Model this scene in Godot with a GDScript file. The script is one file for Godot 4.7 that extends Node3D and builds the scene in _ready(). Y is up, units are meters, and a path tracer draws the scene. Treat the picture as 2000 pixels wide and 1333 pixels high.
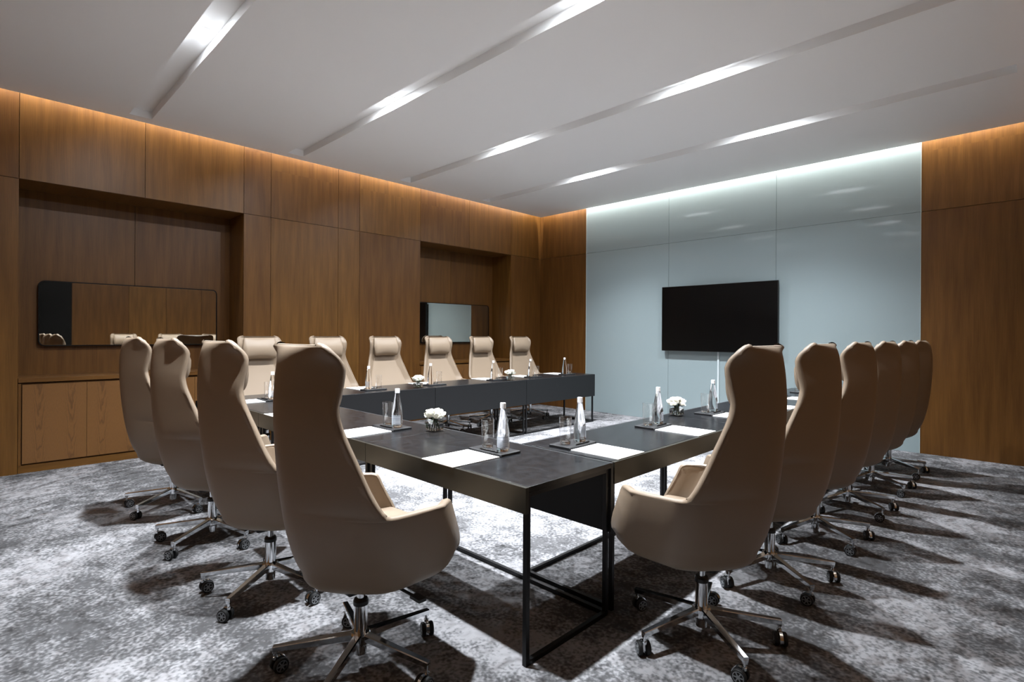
extends Node3D
# A board room: U-shaped table with sixteen tan high-back chairs, wood panelled walls, back-painted glass wall with a screen.
# World axes: x runs along the glass wall away from the corner, z along the niche wall away from the corner, y up, metres.

const ROOM_W := 7.02
const ROOM_D := 8.2
const CEIL := 3.592          # underside of the ceiling
const SLAB := 4.12           # top of the light coves
const JOINT := 2.81          # height of the long panel joint
const COVE := 0.10           # width of the light cove along the walls
const TABLE_H := 0.74

var M := {}
var counts := {}
var rng := RandomNumberGenerator.new()

# ------------------------------------------------------------------ bookkeeping
func numbered(called: String) -> String:
	var n: int = counts.get(called, 0)
	counts[called] = n + 1
	return called if n == 0 else "%s_%03d" % [called, n]

func tag(o: Node, label := "", category := "", group := "", kind := "") -> Node:
	if label: o.set_meta("label", label)
	if category: o.set_meta("category", category)
	if group: o.set_meta("group", group)
	if kind: o.set_meta("kind", kind)
	return o

func thing(called: String, at := Vector3.ZERO, turn := 0.0) -> Node3D:
	var o := Node3D.new()
	o.name = numbered(called)
	add_child(o)
	o.position = at
	o.rotation.y = turn
	return o

func structure(called: String) -> Node3D:
	var o := Node3D.new()
	o.name = called
	add_child(o)
	o.set_meta("kind", "structure")
	return o

func put(called: String, mesh: Mesh, mat: Material, parent: Node, at := Vector3.ZERO) -> MeshInstance3D:
	var o := MeshInstance3D.new()
	o.name = called
	o.mesh = mesh
	if mat: o.material_override = mat
	parent.add_child(o, true)
	o.position = at
	return o

func copy(o: Node3D) -> Node3D:
	var base := String(o.get_meta("base_name"))
	var c: Node3D = o.duplicate()
	c.name = numbered(base)
	add_child(c)
	return c

# ------------------------------------------------------------------ mesh helpers
func tool() -> SurfaceTool:
	var st := SurfaceTool.new()
	st.begin(Mesh.PRIMITIVE_TRIANGLES)
	return st

# a, b, c, d anticlockwise as seen from outside
func quad(st: SurfaceTool, a: Vector3, b: Vector3, c: Vector3, d: Vector3, group := -1) -> void:
	st.set_smooth_group(group)
	for p in [a, c, b, a, d, c]: st.add_vertex(p)

func done(st: SurfaceTool) -> ArrayMesh:
	st.generate_normals()
	return st.commit()

func box_into(st: SurfaceTool, lo: Vector3, hi: Vector3) -> void:
	var p := func(i: int) -> Vector3: return Vector3(hi.x if i & 1 else lo.x, hi.y if i & 2 else lo.y, hi.z if i & 4 else lo.z)
	for f in [[4, 5, 7, 6], [1, 0, 2, 3], [5, 1, 3, 7], [0, 4, 6, 2], [6, 7, 3, 2], [0, 1, 5, 4]]:
		quad(st, p.call(f[0]), p.call(f[1]), p.call(f[2]), p.call(f[3]))

func box_mesh(lo: Vector3, hi: Vector3) -> ArrayMesh:
	var st := tool()
	box_into(st, lo, hi)
	return done(st)

# box with rounded edges
func round_box(lo: Vector3, hi: Vector3, r: float, steps := 2, crown := 0.0) -> ArrayMesh:
	var st := tool()
	var half := (hi - lo) * 0.5
	var mid := (hi + lo) * 0.5
	r = minf(r, minf(half.x, minf(half.y, half.z)) * 0.99)
	var core := half - Vector3.ONE * r
	var lists := []
	for k in 3:
		var l := PackedFloat32Array()
		for i in steps + 1: l.append(-core[k] - r * tan((1.0 - float(i) / steps) * PI / 4))
		if crown > 0.0:
			for i in range(1, 8): l.append(lerpf(-core[k], core[k], i / 8.0))
		for i in steps + 1: l.append(core[k] + r * tan(float(i) / steps * PI / 4))
		lists.append(l)
	for axis in 3:
		var ua := (axis + 1) % 3
		var va := (axis + 2) % 3
		for side in [-1.0, 1.0]:
			# a point on the rounded box and its normal
			var f := func(i: int, j: int) -> Array:
				var p := Vector3.ZERO
				p[axis] = half[axis] * side
				p[ua] = lists[ua][i]
				p[va] = lists[va][j]
				var q := p.clamp(-core, core)
				var nrm := (p - q).normalized()
				var out := q + nrm * r
				if crown > 0.0 and out.y > 0.0:
					var k := maxf((1.0 - pow(absf(out.x) / half.x, 2.5)) * (1.0 - pow(absf(out.z) / half.z, 2.5)), 0.0)
					out.y += crown * k
					nrm = (nrm + Vector3(out.x, 0, out.z) * (crown * 6.0 * nrm.y)).normalized()
				return [out + mid, nrm]
			for i in lists[ua].size() - 1:
				for j in lists[va].size() - 1:
					var c := [f.call(i, j), f.call(i + 1, j), f.call(i + 1, j + 1), f.call(i, j + 1)]
					for k in ([0, 2, 1, 0, 3, 2] if side > 0 else [0, 1, 2, 0, 2, 3]):
						st.set_normal(c[k][1])
						st.add_vertex(c[k][0])
	return st.commit()

# rows of points; quads face the side from which rows go up and columns go right
func sheet(st: SurfaceTool, rows: Array, group := 0, flip := false, closed := false) -> void:
	for i in rows.size() - 1:
		var n: int = rows[i].size()
		for j in (n if closed else n - 1):
			var k := (j + 1) % n
			if flip: quad(st, rows[i][j], rows[i + 1][j], rows[i + 1][k], rows[i][k], group)
			else: quad(st, rows[i][j], rows[i][k], rows[i + 1][k], rows[i + 1][j], group)

# profile: points (radius, height) going up the outside; a profile that turns back down inside makes a vessel
func lathe_into(st: SurfaceTool, profile: Array, seg := 24, at := Vector3.ZERO, basis := Basis.IDENTITY, creases := true) -> void:
	for i in profile.size() - 1:
		var p: Vector2 = profile[i]
		var q: Vector2 = profile[i + 1]
		for j in seg:
			var a0 := TAU * j / seg
			var a1 := TAU * (j + 1) / seg
			var f := func(r: Vector2, a: float) -> Vector3: return at + basis * Vector3(cos(a) * r.x, r.y, -sin(a) * r.x)
			var g := (i + 1) if creases else 0
			if p.x < 1e-5: tri(st, f.call(p, a0), f.call(q, a1), f.call(q, a0), g)
			elif q.x < 1e-5: tri(st, f.call(p, a0), f.call(p, a1), f.call(q, a0), g)
			else: quad(st, f.call(p, a0), f.call(p, a1), f.call(q, a1), f.call(q, a0), g)

func tri(st: SurfaceTool, a: Vector3, b: Vector3, c: Vector3, group := -1) -> void:
	st.set_smooth_group(group)
	for p in [a, c, b]: st.add_vertex(p)

func lathe(profile: Array, seg := 24, creases := false) -> ArrayMesh:
	var st := tool()
	lathe_into(st, profile, seg, Vector3.ZERO, Basis.IDENTITY, creases)
	return done(st)

func tube_into(st: SurfaceTool, path: Array, r: float, seg := 6) -> void:
	var rows := []
	for i in path.size():
		var t: Vector3 = (path[mini(i + 1, path.size() - 1)] - path[maxi(i - 1, 0)]).normalized()
		var u := t.cross(Vector3.UP if absf(t.y) < 0.9 else Vector3.RIGHT).normalized()
		var v := t.cross(u)
		var ring := []
		for j in seg:
			var a := TAU * j / seg
			ring.append(path[i] + (u * cos(a) + v * sin(a)) * r)
		rows.append(ring)
	sheet(st, rows, 0, false, true)

# a bar of rectangular section whose width lies level, from a to b, tapering
func bar_into(st: SurfaceTool, a: Vector3, b: Vector3, w0: float, h0: float, w1: float, h1: float) -> void:
	var t := (b - a).normalized()
	var s := t.cross(Vector3.UP).normalized()
	var u := s.cross(t)
	var ends := []
	for e in [[a, w0, h0], [b, w1, h1]]:
		var c: Vector3 = e[0]
		var x: Vector3 = s * (e[1] * 0.5)
		var y: Vector3 = u * (e[2] * 0.5)
		var ch := 0.25
		ends.append([c - x * (1 - ch) - y, c + x * (1 - ch) - y, c + x - y * (1 - ch), c + x + y * (1 - ch), c + x * (1 - ch) + y, c - x * (1 - ch) + y, c - x + y * (1 - ch), c - x - y * (1 - ch)])
	for j in 8:
		var k := (j + 1) % 8
		quad(st, ends[0][j], ends[0][k], ends[1][k], ends[1][j])
	for j in range(1, 7):
		tri(st, ends[0][0], ends[0][j + 1], ends[0][j])
		tri(st, ends[1][0], ends[1][j], ends[1][j + 1])

# box with texture coordinates in metres: grain runs up (along y), or along the length when flat
func grain_box(lo: Vector3, hi: Vector3, off: Vector2, along := false) -> ArrayMesh:
	var st := tool()
	var p := func(i: int) -> Vector3: return Vector3(hi.x if i & 1 else lo.x, hi.y if i & 2 else lo.y, hi.z if i & 4 else lo.z)
	var faces := [[4, 5, 7, 6, 2], [1, 0, 2, 3, 2], [5, 1, 3, 7, 0], [0, 4, 6, 2, 0], [6, 7, 3, 2, 1], [0, 1, 5, 4, 1]]
	for f in faces:
		st.set_smooth_group(-1)
		for k in [0, 2, 1, 0, 3, 2]:
			var v: Vector3 = p.call(f[k])
			var uv := Vector2.ZERO
			match f[4]:
				0: uv = Vector2(v.z, v.y)
				1: uv = Vector2(v.x, v.z)
				2: uv = Vector2(v.x, v.y)
			if along: uv = Vector2(uv.y, uv.x)
			st.set_uv(Vector2(uv.x / 1.25, uv.y / 4.0) + off)
			st.add_vertex(v)
	return done(st)

# ------------------------------------------------------------------ textures
func noise(kind: int, freq: float, oct: int, s: int) -> FastNoiseLite:
	var n := FastNoiseLite.new()
	n.noise_type = kind
	n.frequency = freq
	n.fractal_octaves = oct
	n.seed = s
	return n

func wood_texture() -> ImageTexture:
	var w := 1024
	var h := 512
	var n1 := noise(FastNoiseLite.TYPE_SIMPLEX, 1.0, 3, 3)
	var n2 := noise(FastNoiseLite.TYPE_SIMPLEX, 1.0, 2, 8)
	var n3 := noise(FastNoiseLite.TYPE_SIMPLEX, 1.0, 2, 21)
	var data := PackedByteArray()
	data.resize(w * h * 3)
	var k := 0
	for y in h:
		for x in w:
			var fine := n1.get_noise_2d(x * 0.16, y * 0.012)
			var hair := n2.get_noise_2d(x * 0.55, y * 0.03)
			var broad := n3.get_noise_2d(x * 0.012, y * 0.006)
			var t := clampf(0.5 + fine * 0.28 + hair * 0.26 + broad * 0.36, 0.0, 1.0)
			data[k] = int(lerpf(134.0, 172.0, t))
			data[k + 1] = int(lerpf(92.0, 123.0, t))
			data[k + 2] = int(lerpf(42.0, 62.0, t))
			k += 3
	return ImageTexture.create_from_image(Image.create_from_data(w, h, false, Image.FORMAT_RGB8, data))

# flat-sawn veneer with arched figures, for the cabinet doors
func arched_wood_texture() -> ImageTexture:
	var w := 512
	var h := 512
	var n1 := noise(FastNoiseLite.TYPE_SIMPLEX, 1.0, 3, 5)
	var n2 := noise(FastNoiseLite.TYPE_SIMPLEX, 1.0, 2, 9)
	var data := PackedByteArray()
	data.resize(w * h * 3)
	var k := 0
	for y in h:
		for x in w:
			var u := fmod(float(x) / w * 2.0, 1.0) - 0.5
			var v := float(y) / h
			var wob := n1.get_noise_2d(x * 0.02, y * 0.008)
			var f := v * 7.0 + u * u * 90.0 + wob * 0.7 + (0.6 if x > w / 2 else 0.0)
			var ring := 0.5 + 0.5 * sin(f * TAU * 0.55)
			ring = pow(ring, 2.5)
			var centre := exp(-u * u * 45.0)
			var hair := n2.get_noise_2d(x * 0.5, y * 0.03)
			var t := clampf(0.70 - ring * (0.06 + 0.42 * centre) + hair * 0.16, 0.0, 1.0)
			data[k] = int(lerpf(112.0, 176.0, t))
			data[k + 1] = int(lerpf(76.0, 130.0, t))
			data[k + 2] = int(lerpf(40.0, 76.0, t))
			k += 3
	return ImageTexture.create_from_image(Image.create_from_data(w, h, false, Image.FORMAT_RGB8, data))

func carpet_texture() -> ImageTexture:
	var w := 2048
	var h := 2048
	var cloud := noise(FastNoiseLite.TYPE_SIMPLEX_SMOOTH, 0.0045, 4, 11).get_image(w, h, false, false, false)
	var patch := noise(FastNoiseLite.TYPE_SIMPLEX, 0.022, 3, 12).get_image(w, h, false, false, false)
	var speck := noise(FastNoiseLite.TYPE_SIMPLEX, 0.14, 4, 13).get_image(w, h, false, false, false)
	var pile := noise(FastNoiseLite.TYPE_VALUE, 0.55, 1, 14).get_image(w, h, false, false, false)
	for im in [cloud, patch, speck, pile]: im.convert(Image.FORMAT_L8)
	var a: PackedByteArray = cloud.get_data()
	var b: PackedByteArray = patch.get_data()
	var c: PackedByteArray = speck.get_data()
	var d: PackedByteArray = pile.get_data()
	var data := PackedByteArray()
	data.resize(w * h * 3)
	var k := 0
	for i in w * h:
		var area := (a[i] - 128) * 0.0150 + (b[i] - 128) * 0.0058
		var t := clampf(0.52 + area * 0.6 + (c[i] - 128) * 0.0058 + (d[i] - 128) * 0.0022, 0.0, 1.0)
		var g := 82.0 + 68.0 * t
		data[k] = int(g)
		data[k + 1] = int(g * 0.992)
		data[k + 2] = int(g * 1.006)
		k += 3
	return ImageTexture.create_from_image(Image.create_from_data(w, h, false, Image.FORMAT_RGB8, data))

func streak_texture(lo: Color, hi: Color, s: int) -> ImageTexture:
	var w := 512
	var n1 := noise(FastNoiseLite.TYPE_SIMPLEX, 1.0, 4, s)
	var n2 := noise(FastNoiseLite.TYPE_SIMPLEX, 1.0, 2, s + 1)
	var im := Image.create(w, w, false, Image.FORMAT_RGB8)
	for y in w:
		for x in w:
			var t := clampf(0.5 + n1.get_noise_2d(x * 0.02, y * 0.16) * 0.45 + n2.get_noise_2d(x * 0.02, y * 0.02) * 0.4, 0.0, 1.0)
			im.set_pixel(x, y, lo.lerp(hi, t))
	return ImageTexture.create_from_image(im)

func noise_normal(freq: float, oct: int, strength: float, s: int, size := 512) -> ImageTexture:
	var im := noise(FastNoiseLite.TYPE_SIMPLEX, freq, oct, s).get_seamless_image(size, size)
	im.convert(Image.FORMAT_RGBA8)
	im.bump_map_to_normal_map(strength)
	return ImageTexture.create_from_image(im)

# ------------------------------------------------------------------ materials
func mat(color: Color, rough: float, metal := 0.0, spec := 0.5) -> StandardMaterial3D:
	var m := StandardMaterial3D.new()
	m.albedo_color = color
	m.roughness = rough
	m.metallic = metal
	m.metallic_specular = spec
	return m

func glow(color: Color, energy: float) -> StandardMaterial3D:
	var m := mat(Color.WHITE, 0.6)
	m.emission_enabled = true
	m.emission = color
	m.emission_energy_multiplier = energy
	return m

func make_materials() -> void:
	var wt := wood_texture()
	var tones := [Color(0.63, 0.60, 0.56), Color(0.66, 0.64, 0.59), Color(0.60, 0.565, 0.53)]
	for k in 3:
		var m := mat(tones[k], 0.42)
		m.albedo_texture = wt
		m.metallic_specular = 0.4
		M["wood%d" % k] = m
	var dw := mat(Color(0.72, 0.68, 0.62), 0.42)
	dw.albedo_texture = arched_wood_texture()
	M.door_wood = dw
	M.wood_core = mat(Color(0.385, 0.268, 0.135), 0.8)
	var cp := mat(Color.WHITE, 1.0, 0.0, 0.2)
	cp.albedo_texture = carpet_texture()
	cp.normal_enabled = true
	cp.normal_texture = noise_normal(0.11, 3, 4.0, 31)
	cp.normal_scale = 0.8
	cp.uv1_scale = Vector3.ONE
	M.carpet = cp
	M.ceiling = mat(Color(0.955, 0.955, 0.955), 0.9, 0.0, 0.2)
	M.trim_white = mat(Color(0.88, 0.88, 0.88), 0.5)
	var lt := mat(Color(0.530, 0.463, 0.392), 0.46, 0.0, 0.45)
	lt.normal_enabled = true
	lt.normal_texture = noise_normal(0.09, 4, 3.0, 41)
	lt.normal_scale = 0.25
	lt.uv1_triplanar = true
	lt.uv1_scale = Vector3.ONE * 6.0
	M.leather = lt
	M.piping = mat(Color(0.50, 0.435, 0.37), 0.5)
	M.chrome = mat(Color(0.86, 0.87, 0.88), 0.09, 1.0)
	M.black_plastic = mat(Color(0.035, 0.035, 0.037), 0.45)
	M.rubber = mat(Color(0.03, 0.03, 0.03), 0.6)
	M.spoke = mat(Color(0.62, 0.63, 0.64), 0.35, 0.8)
	var tt := mat(Color.WHITE, 0.25, 0.0, 0.42)
	tt.albedo_texture = streak_texture(Color(0.055, 0.056, 0.062), Color(0.130, 0.132, 0.142), 51)
	tt.uv1_triplanar = true
	tt.uv1_world_triplanar = true
	tt.uv1_scale = Vector3.ONE * 1.1
	M.table_top = tt
	M.table_edge = mat(Color(0.55, 0.53, 0.50), 0.8)
	M.apron = mat(Color(0.255, 0.248, 0.225), 0.33, 0.7)
	M.modesty = mat(Color(0.098, 0.100, 0.106), 0.5, 0.0, 0.4)
	M.frame = mat(Color(0.175, 0.174, 0.177), 0.38, 0.8)
	var gl := mat(Color(0.560, 0.612, 0.622), 0.06, 0.0, 0.32)
	M.painted_glass = gl
	M.glass_edge = mat(Color(0.80, 0.86, 0.85), 0.3)
	M.screen = mat(Color(0.006, 0.006, 0.007), 0.28, 0.0, 0.35)
	M.bezel = mat(Color(0.02, 0.02, 0.02), 0.35)
	M.mirror = mat(Color(0.80, 0.79, 0.76), 0.015, 1.0)
	M.black_metal = mat(Color(0.03, 0.03, 0.032), 0.35, 0.6)
	M.black_door = mat(Color(0.018, 0.018, 0.020), 0.55, 0.0, 0.3)
	M.trunking = mat(Color(0.78, 0.82, 0.83), 0.4)
	M.paper = mat(Color(0.93, 0.93, 0.925), 0.8, 0.0, 0.3)
	M.card = mat(Color(0.86, 0.865, 0.87), 0.8, 0.0, 0.3)
	M.tray = mat(Color(0.115, 0.115, 0.122), 0.38)
	M.pen = mat(Color(0.03, 0.03, 0.03), 0.25)
	M.cap = mat(Color(0.90, 0.90, 0.91), 0.35)
	M.label = mat(Color(0.80, 0.83, 0.87, 0.45), 0.6)
	M.label.transparency = BaseMaterial3D.TRANSPARENCY_ALPHA
	M.print = mat(Color(0.30, 0.33, 0.40), 0.6)
	var g := mat(Color(1, 1, 1, 0.0), 0.0)
	g.refraction_enabled = true
	g.refraction_scale = 0.05
	g.transparency = BaseMaterial3D.TRANSPARENCY_ALPHA
	M.glass = g
	var pn := mat(Color(1, 1, 1, 0.0), 0.0)
	pn.transparency = BaseMaterial3D.TRANSPARENCY_ALPHA
	M.pane = pn
	var wa := mat(Color(1, 1, 1, 0.0), 0.0)
	wa.refraction_enabled = true
	wa.refraction_scale = 0.036
	wa.transparency = BaseMaterial3D.TRANSPARENCY_ALPHA
	M.water = wa
	var ro := mat(Color(0.95, 0.94, 0.90), 0.7, 0.0, 0.3)
	ro.backlight_enabled = true
	ro.backlight = Color(0.35, 0.35, 0.32)
	M.rose = ro
	M.leaf = mat(Color(0.16, 0.25, 0.10), 0.5)
	M.lamp_glow = glow(Color(1.0, 0.97, 0.92), 14.0)
	M.cove_glow = glow(Color(1.0, 0.90, 0.76), 2.0)

# ------------------------------------------------------------------ start
func _ready() -> void:
	rng.seed = 20
	# camera: eye 1.36 m above the floor in the near corner of the room, level, with a slightly raised lens
	var yaw := 0.7779
	var roll := 0.0058
	var fwd := Vector3(-sin(yaw), 0, -cos(yaw))
	var right := Vector3(cos(yaw), 0, -sin(yaw)) * cos(roll) + Vector3.UP * sin(roll)
	var cam := Camera3D.new()
	cam.name = "camera"
	cam.projection = Camera3D.PROJECTION_FRUSTUM
	cam.near = 0.05
	cam.far = 60.0
	cam.size = 2.0 * cam.near * 666.5 / 1046.24
	cam.frustum_offset = Vector2(0.0, cam.near * (652.77 - 666.5) / 1046.24)
	add_child(cam)
	cam.transform = Transform3D(Basis(right, right.cross(fwd), -fwd), Vector3(6.9056, 1.36, 7.7779))
	cam.current = true
	# the room has no windows: black outside
	var env := Environment.new()
	env.background_mode = Environment.BG_COLOR
	env.background_color = Color.BLACK
	env.tonemap_mode = Environment.TONE_MAPPER_LINEAR
	env.tonemap_exposure = 1.46
	env.sdfgi_enabled = true
	env.ssao_enabled = true
	env.ssil_enabled = true
	var we := WorldEnvironment.new()
	we.name = "surroundings"
	we.environment = env
	add_child(we)

	make_materials()
	build_floor()
	build_ceiling()
	build_cove_lights()
	build_downlights()
	build_wall_left()
	build_wall_back()
	build_wall_right()
	build_wall_front()
	build_niche_furniture()
	build_screen()
	build_tables()
	build_chairs()
	build_settings()
	build_flowers()

# ------------------------------------------------------------------ lights
const LAMP_ENERGY := 14.0
const LAMP_SPILL := 3.0
const COVE_ENERGY := 6.2
const LAMP_COLOR := Color(0.947, 0.974, 1.0)
const COVE_COLOR := Color(1.0, 0.98, 0.95)

func area_light(parent: Node, called: String, at: Vector3, size: Vector2, energy: float, color: Color, tilt := -PI / 2) -> void:
	var l := AreaLight3D.new()
	l.name = called
	parent.add_child(l, true)
	l.position = at
	l.rotation.x = tilt
	l.area_size = size
	l.light_energy = energy
	l.light_color = color
	l.shadow_enabled = true
	l.set("area_normalize_energy", true)
	l.set("area_range", 20.0)
	l.set("area_attenuation", 2.0)

const SLOTS := [1.578, 3.187, 4.810, 6.435]     # far edge of each ceiling slot
const SLOT_W := 0.196
const SLOT_H := 0.078

func build_downlights() -> void:
	var frame := tool()
	for s in [[Vector3(-.06, -.008, -.06), Vector3(.06, 0, -.05)], [Vector3(-.06, -.008, .05), Vector3(.06, 0, .06)], [Vector3(-.06, -.008, -.05), Vector3(-.05, 0, .05)], [Vector3(.05, -.008, -.05), Vector3(.06, 0, .05)]]:
		box_into(frame, s[0], s[1])
	var fm := done(frame)
	var lens := box_mesh(Vector3(-.05, -.003, -.05), Vector3(.05, 0, .05))
	var order := ["first", "second", "third", "fourth"]
	for i in 4:
		for j in 2:
			var o := thing("ceiling_downlight", Vector3([2.345, 4.75][j], CEIL + SLOT_H, SLOTS[i] + SLOT_W * 0.5))
			put("trim_frame", fm, M.trim_white, o)
			put("lens", lens, M.lamp_glow, o)
			area_light(o, "lamp_face", Vector3(0, -0.010, 0), Vector2(0.095, 0.095), LAMP_SPILL, LAMP_COLOR)
			var l := SpotLight3D.new()
			l.name = "lamp_beam"
			o.add_child(l, true)
			l.position = Vector3(0, -0.012, 0)
			l.rotation.x = -PI / 2
			l.light_energy = LAMP_ENERGY
			l.light_color = LAMP_COLOR
			l.light_size = 0.045
			l.spot_angle = 55.0
			l.spot_angle_attenuation = 1.0
			l.spot_range = 20.0
			l.spot_attenuation = 2.0
			l.shadow_enabled = true
			tag(o, "lit downlight in %s ceiling slot from glass wall, %s" % [order[i], ["niche wall end", "black door end"][j]], "downlight", "downlights in the ceiling slots")

func build_cove_lights() -> void:
	var names := ["above the wooden niche wall", "above the pale glass wall", "above the wall with the black door", "above the wall facing the screen"]
	var c := COVE + 0.023
	var len_x := ROOM_W - .32
	var len_z := ROOM_D - .32
	var spec := [[Vector3(c, 0, ROOM_D * .5), PI / 2, len_z], [Vector3(ROOM_W * .5, 0, c), 0.0, len_x], [Vector3(ROOM_W - c, 0, ROOM_D * .5), -PI / 2, len_z], [Vector3(ROOM_W * .5, 0, ROOM_D - c), PI, len_x]]
	for k in 4:
		var at: Vector3 = spec[k][0]
		var half: float = spec[k][2] * .5
		# own axes: -z towards the wall
		var o := thing("cove_light_strip", Vector3(at.x, CEIL + .208, at.z), spec[k][1])
		put("mounting_rail", box_mesh(Vector3(-half, -.196, .030), Vector3(half, .03, .045)), M.trim_white, o)
		var strip := put("strip", box_mesh(Vector3(-half, -.015, .002), Vector3(half, .015, .010)), M.cove_glow, o)
		strip.rotation.x = -PI / 4
		area_light(o, "lamp", Vector3(0, -.004, -.004), Vector2(half * 2.0, .03), COVE_ENERGY, COVE_COLOR, -PI / 4)
		tag(o, "light strip in the ceiling cove " + names[k], "light strip", "light strips in the ceiling coves")

# ------------------------------------------------------------------ setting
func build_floor() -> void:
	var st := tool()
	for f in [[Vector3(-.6, 0, -.1), Vector3(-.6, 0, ROOM_D + .1), Vector3(ROOM_W + .1, 0, ROOM_D + .1), Vector3(ROOM_W + .1, 0, -.1)]]:
		for k in [0, 2, 1, 0, 3, 2]:
			st.set_uv(Vector2((f[k].x + 0.6) / 8.6, (f[k].z + 0.1) / 8.6))
			st.add_vertex(f[k])
	box_into(st, Vector3(-.6, -.12, -.1), Vector3(ROOM_W + .1, -.002, ROOM_D + .1))
	var o := put("floor", done(st), M.carpet, self)
	tag(o, "grey mottled carpet floor", "", "", "structure")

func build_ceiling() -> void:
	var o := structure("ceiling")
	var st := tool()
	var x0 := COVE
	var x1 := ROOM_W - COVE
	var sx0 := 0.257
	var sx1 := ROOM_W - 0.257
	var up := CEIL + 0.012
	var z := COVE
	for s in SLOTS:
		var e: float = s + SLOT_W
		box_into(st, Vector3(x0, CEIL, z), Vector3(x1, up, s))
		box_into(st, Vector3(x0, CEIL, s), Vector3(sx0, up, e))
		box_into(st, Vector3(sx1, CEIL, s), Vector3(x1, up, e))
		# the housing of the slot, above the board
		var h := CEIL + SLOT_H
		box_into(st, Vector3(sx0 - .012, h, s - .012), Vector3(sx1 + .012, h + .02, e + .012))
		box_into(st, Vector3(sx0 - .012, up, s - .012), Vector3(sx1 + .012, h, s))
		box_into(st, Vector3(sx0 - .012, up, e), Vector3(sx1 + .012, h, e + .012))
		box_into(st, Vector3(sx0 - .012, up, s), Vector3(sx0, h, e))
		box_into(st, Vector3(sx1, up, s), Vector3(sx1 + .012, h, e))
		z = e
	box_into(st, Vector3(x0, CEIL, z), Vector3(x1, up, ROOM_D - COVE))
	put("ceiling_board", done(st), M.ceiling, o)
	put("slab", box_mesh(Vector3(-.7, SLAB, -.2), Vector3(ROOM_W + .2, SLAB + .1, ROOM_D + .2)), M.ceiling, o)

func wood_panel(parent: Node, lo: Vector3, hi: Vector3, tone := -1) -> MeshInstance3D:
	var k := tone if tone >= 0 else rng.randi() % 3
	return put("wood_panel", grain_box(lo, hi, Vector2(rng.randf(), rng.randf() * 0.15)), M["wood%d" % k], parent)

const GAP := 0.0025
const NICHES := [[0.802, 2.821], [5.430, 7.445]]
const NICHE_D := 0.50

func build_wall_left() -> void:
	var o := structure("wall_left")
	tag(o, "wall of brown wood veneer panels with two niches")
	var st := tool()
	var top := SLAB
	box_into(st, Vector3(-.64, 0, -.12), Vector3(-.522, top, ROOM_D + .12))
	for r in [[-.12, NICHES[0][0] - .022], [NICHES[0][1] + .022, NICHES[1][0] - .022], [NICHES[1][1] + .022, ROOM_D + .12]]:
		box_into(st, Vector3(-.522, 0, r[0]), Vector3(-.021, top, r[1]))
	for n in NICHES: box_into(st, Vector3(-.522, JOINT + .022, n[0] - .022), Vector3(-.021, top, n[1] + .022))
	put("core", done(st), M.wood_core, o)
	var zs := [0.0, 0.802, 1.812, 2.821, 3.872, 4.198, 5.107, 5.430, 6.440, 7.445, ROOM_D]
	var tones := [1, 0, 2, 1, 0, 0, 2, 1, 1, 0]
	for i in zs.size() - 1:
		wood_panel(o, Vector3(-.02, JOINT + GAP, zs[i] + GAP), Vector3(0, top, zs[i + 1] - GAP), tones[i])
	zs = [0.0, 0.802, -1, 2.821, 3.872, 4.198, 5.107, 5.430, -1, 7.445, ROOM_D]
	var skip := [1, 2, 7, 8]
	for i in zs.size() - 1:
		if i in skip: continue
		wood_panel(o, Vector3(-.02, 0, zs[i] + GAP), Vector3(0, JOINT - GAP, zs[i + 1] - GAP), (tones[i] + 1) % 3)
	for n in NICHES:
		var a: float = n[0]
		var b: float = n[1]
		var mid := (a + b) * 0.5
		wood_panel(o, Vector3(-.52, .0, a), Vector3(-NICHE_D, JOINT, mid - GAP), 2)
		wood_panel(o, Vector3(-.52, .0, mid + GAP), Vector3(-NICHE_D, JOINT, b), 0)
		wood_panel(o, Vector3(-NICHE_D, 0, a - .02), Vector3(-.0205, JOINT, a), 1)
		wood_panel(o, Vector3(-NICHE_D, 0, b), Vector3(-.0205, JOINT, b + .02), 1)
		put("wood_panel", grain_box(Vector3(-.52, JOINT, a - .02), Vector3(-.0205, JOINT + .02, b + .02), Vector2(.3, .2), true), M.wood1, o)

func build_wall_back() -> void:
	var o := structure("wall_back")
	tag(o, "end wall of pale blue-grey back-painted glass between wood panels")
	put("core", box_mesh(Vector3(-.12, 0, -.14), Vector3(ROOM_W + .12, SLAB, -.021)), M.wood_core, o)
	for r in [[0.0, 1.112, 2], [5.914, ROOM_W, 0]]:
		wood_panel(o, Vector3(r[0], 0, -.02), Vector3(r[1] - .003, JOINT - GAP, 0), r[2])
		wood_panel(o, Vector3(r[0], JOINT + GAP, -.02), Vector3(r[1] - .003, SLAB, 0), (r[2] + 1) % 3)
	var xs := [1.112, 2.720, 4.325, 5.914]
	for i in 3:
		for y in [[0.0, JOINT - .0015], [JOINT + .0015, SLAB]]:
			put("glass_panel", round_box(Vector3(xs[i] + .0015, y[0], -.012), Vector3(xs[i + 1] - .0015, y[1], .006), .002, 1), M.painted_glass, o)
	put("edge_strip", box_mesh(Vector3(1.107, 0, -.02), Vector3(1.1125, SLAB, .007)), M.glass_edge, o)
	put("edge_strip", box_mesh(Vector3(5.9135, 0, -.02), Vector3(5.918, SLAB, .007)), M.glass_edge, o)

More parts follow.
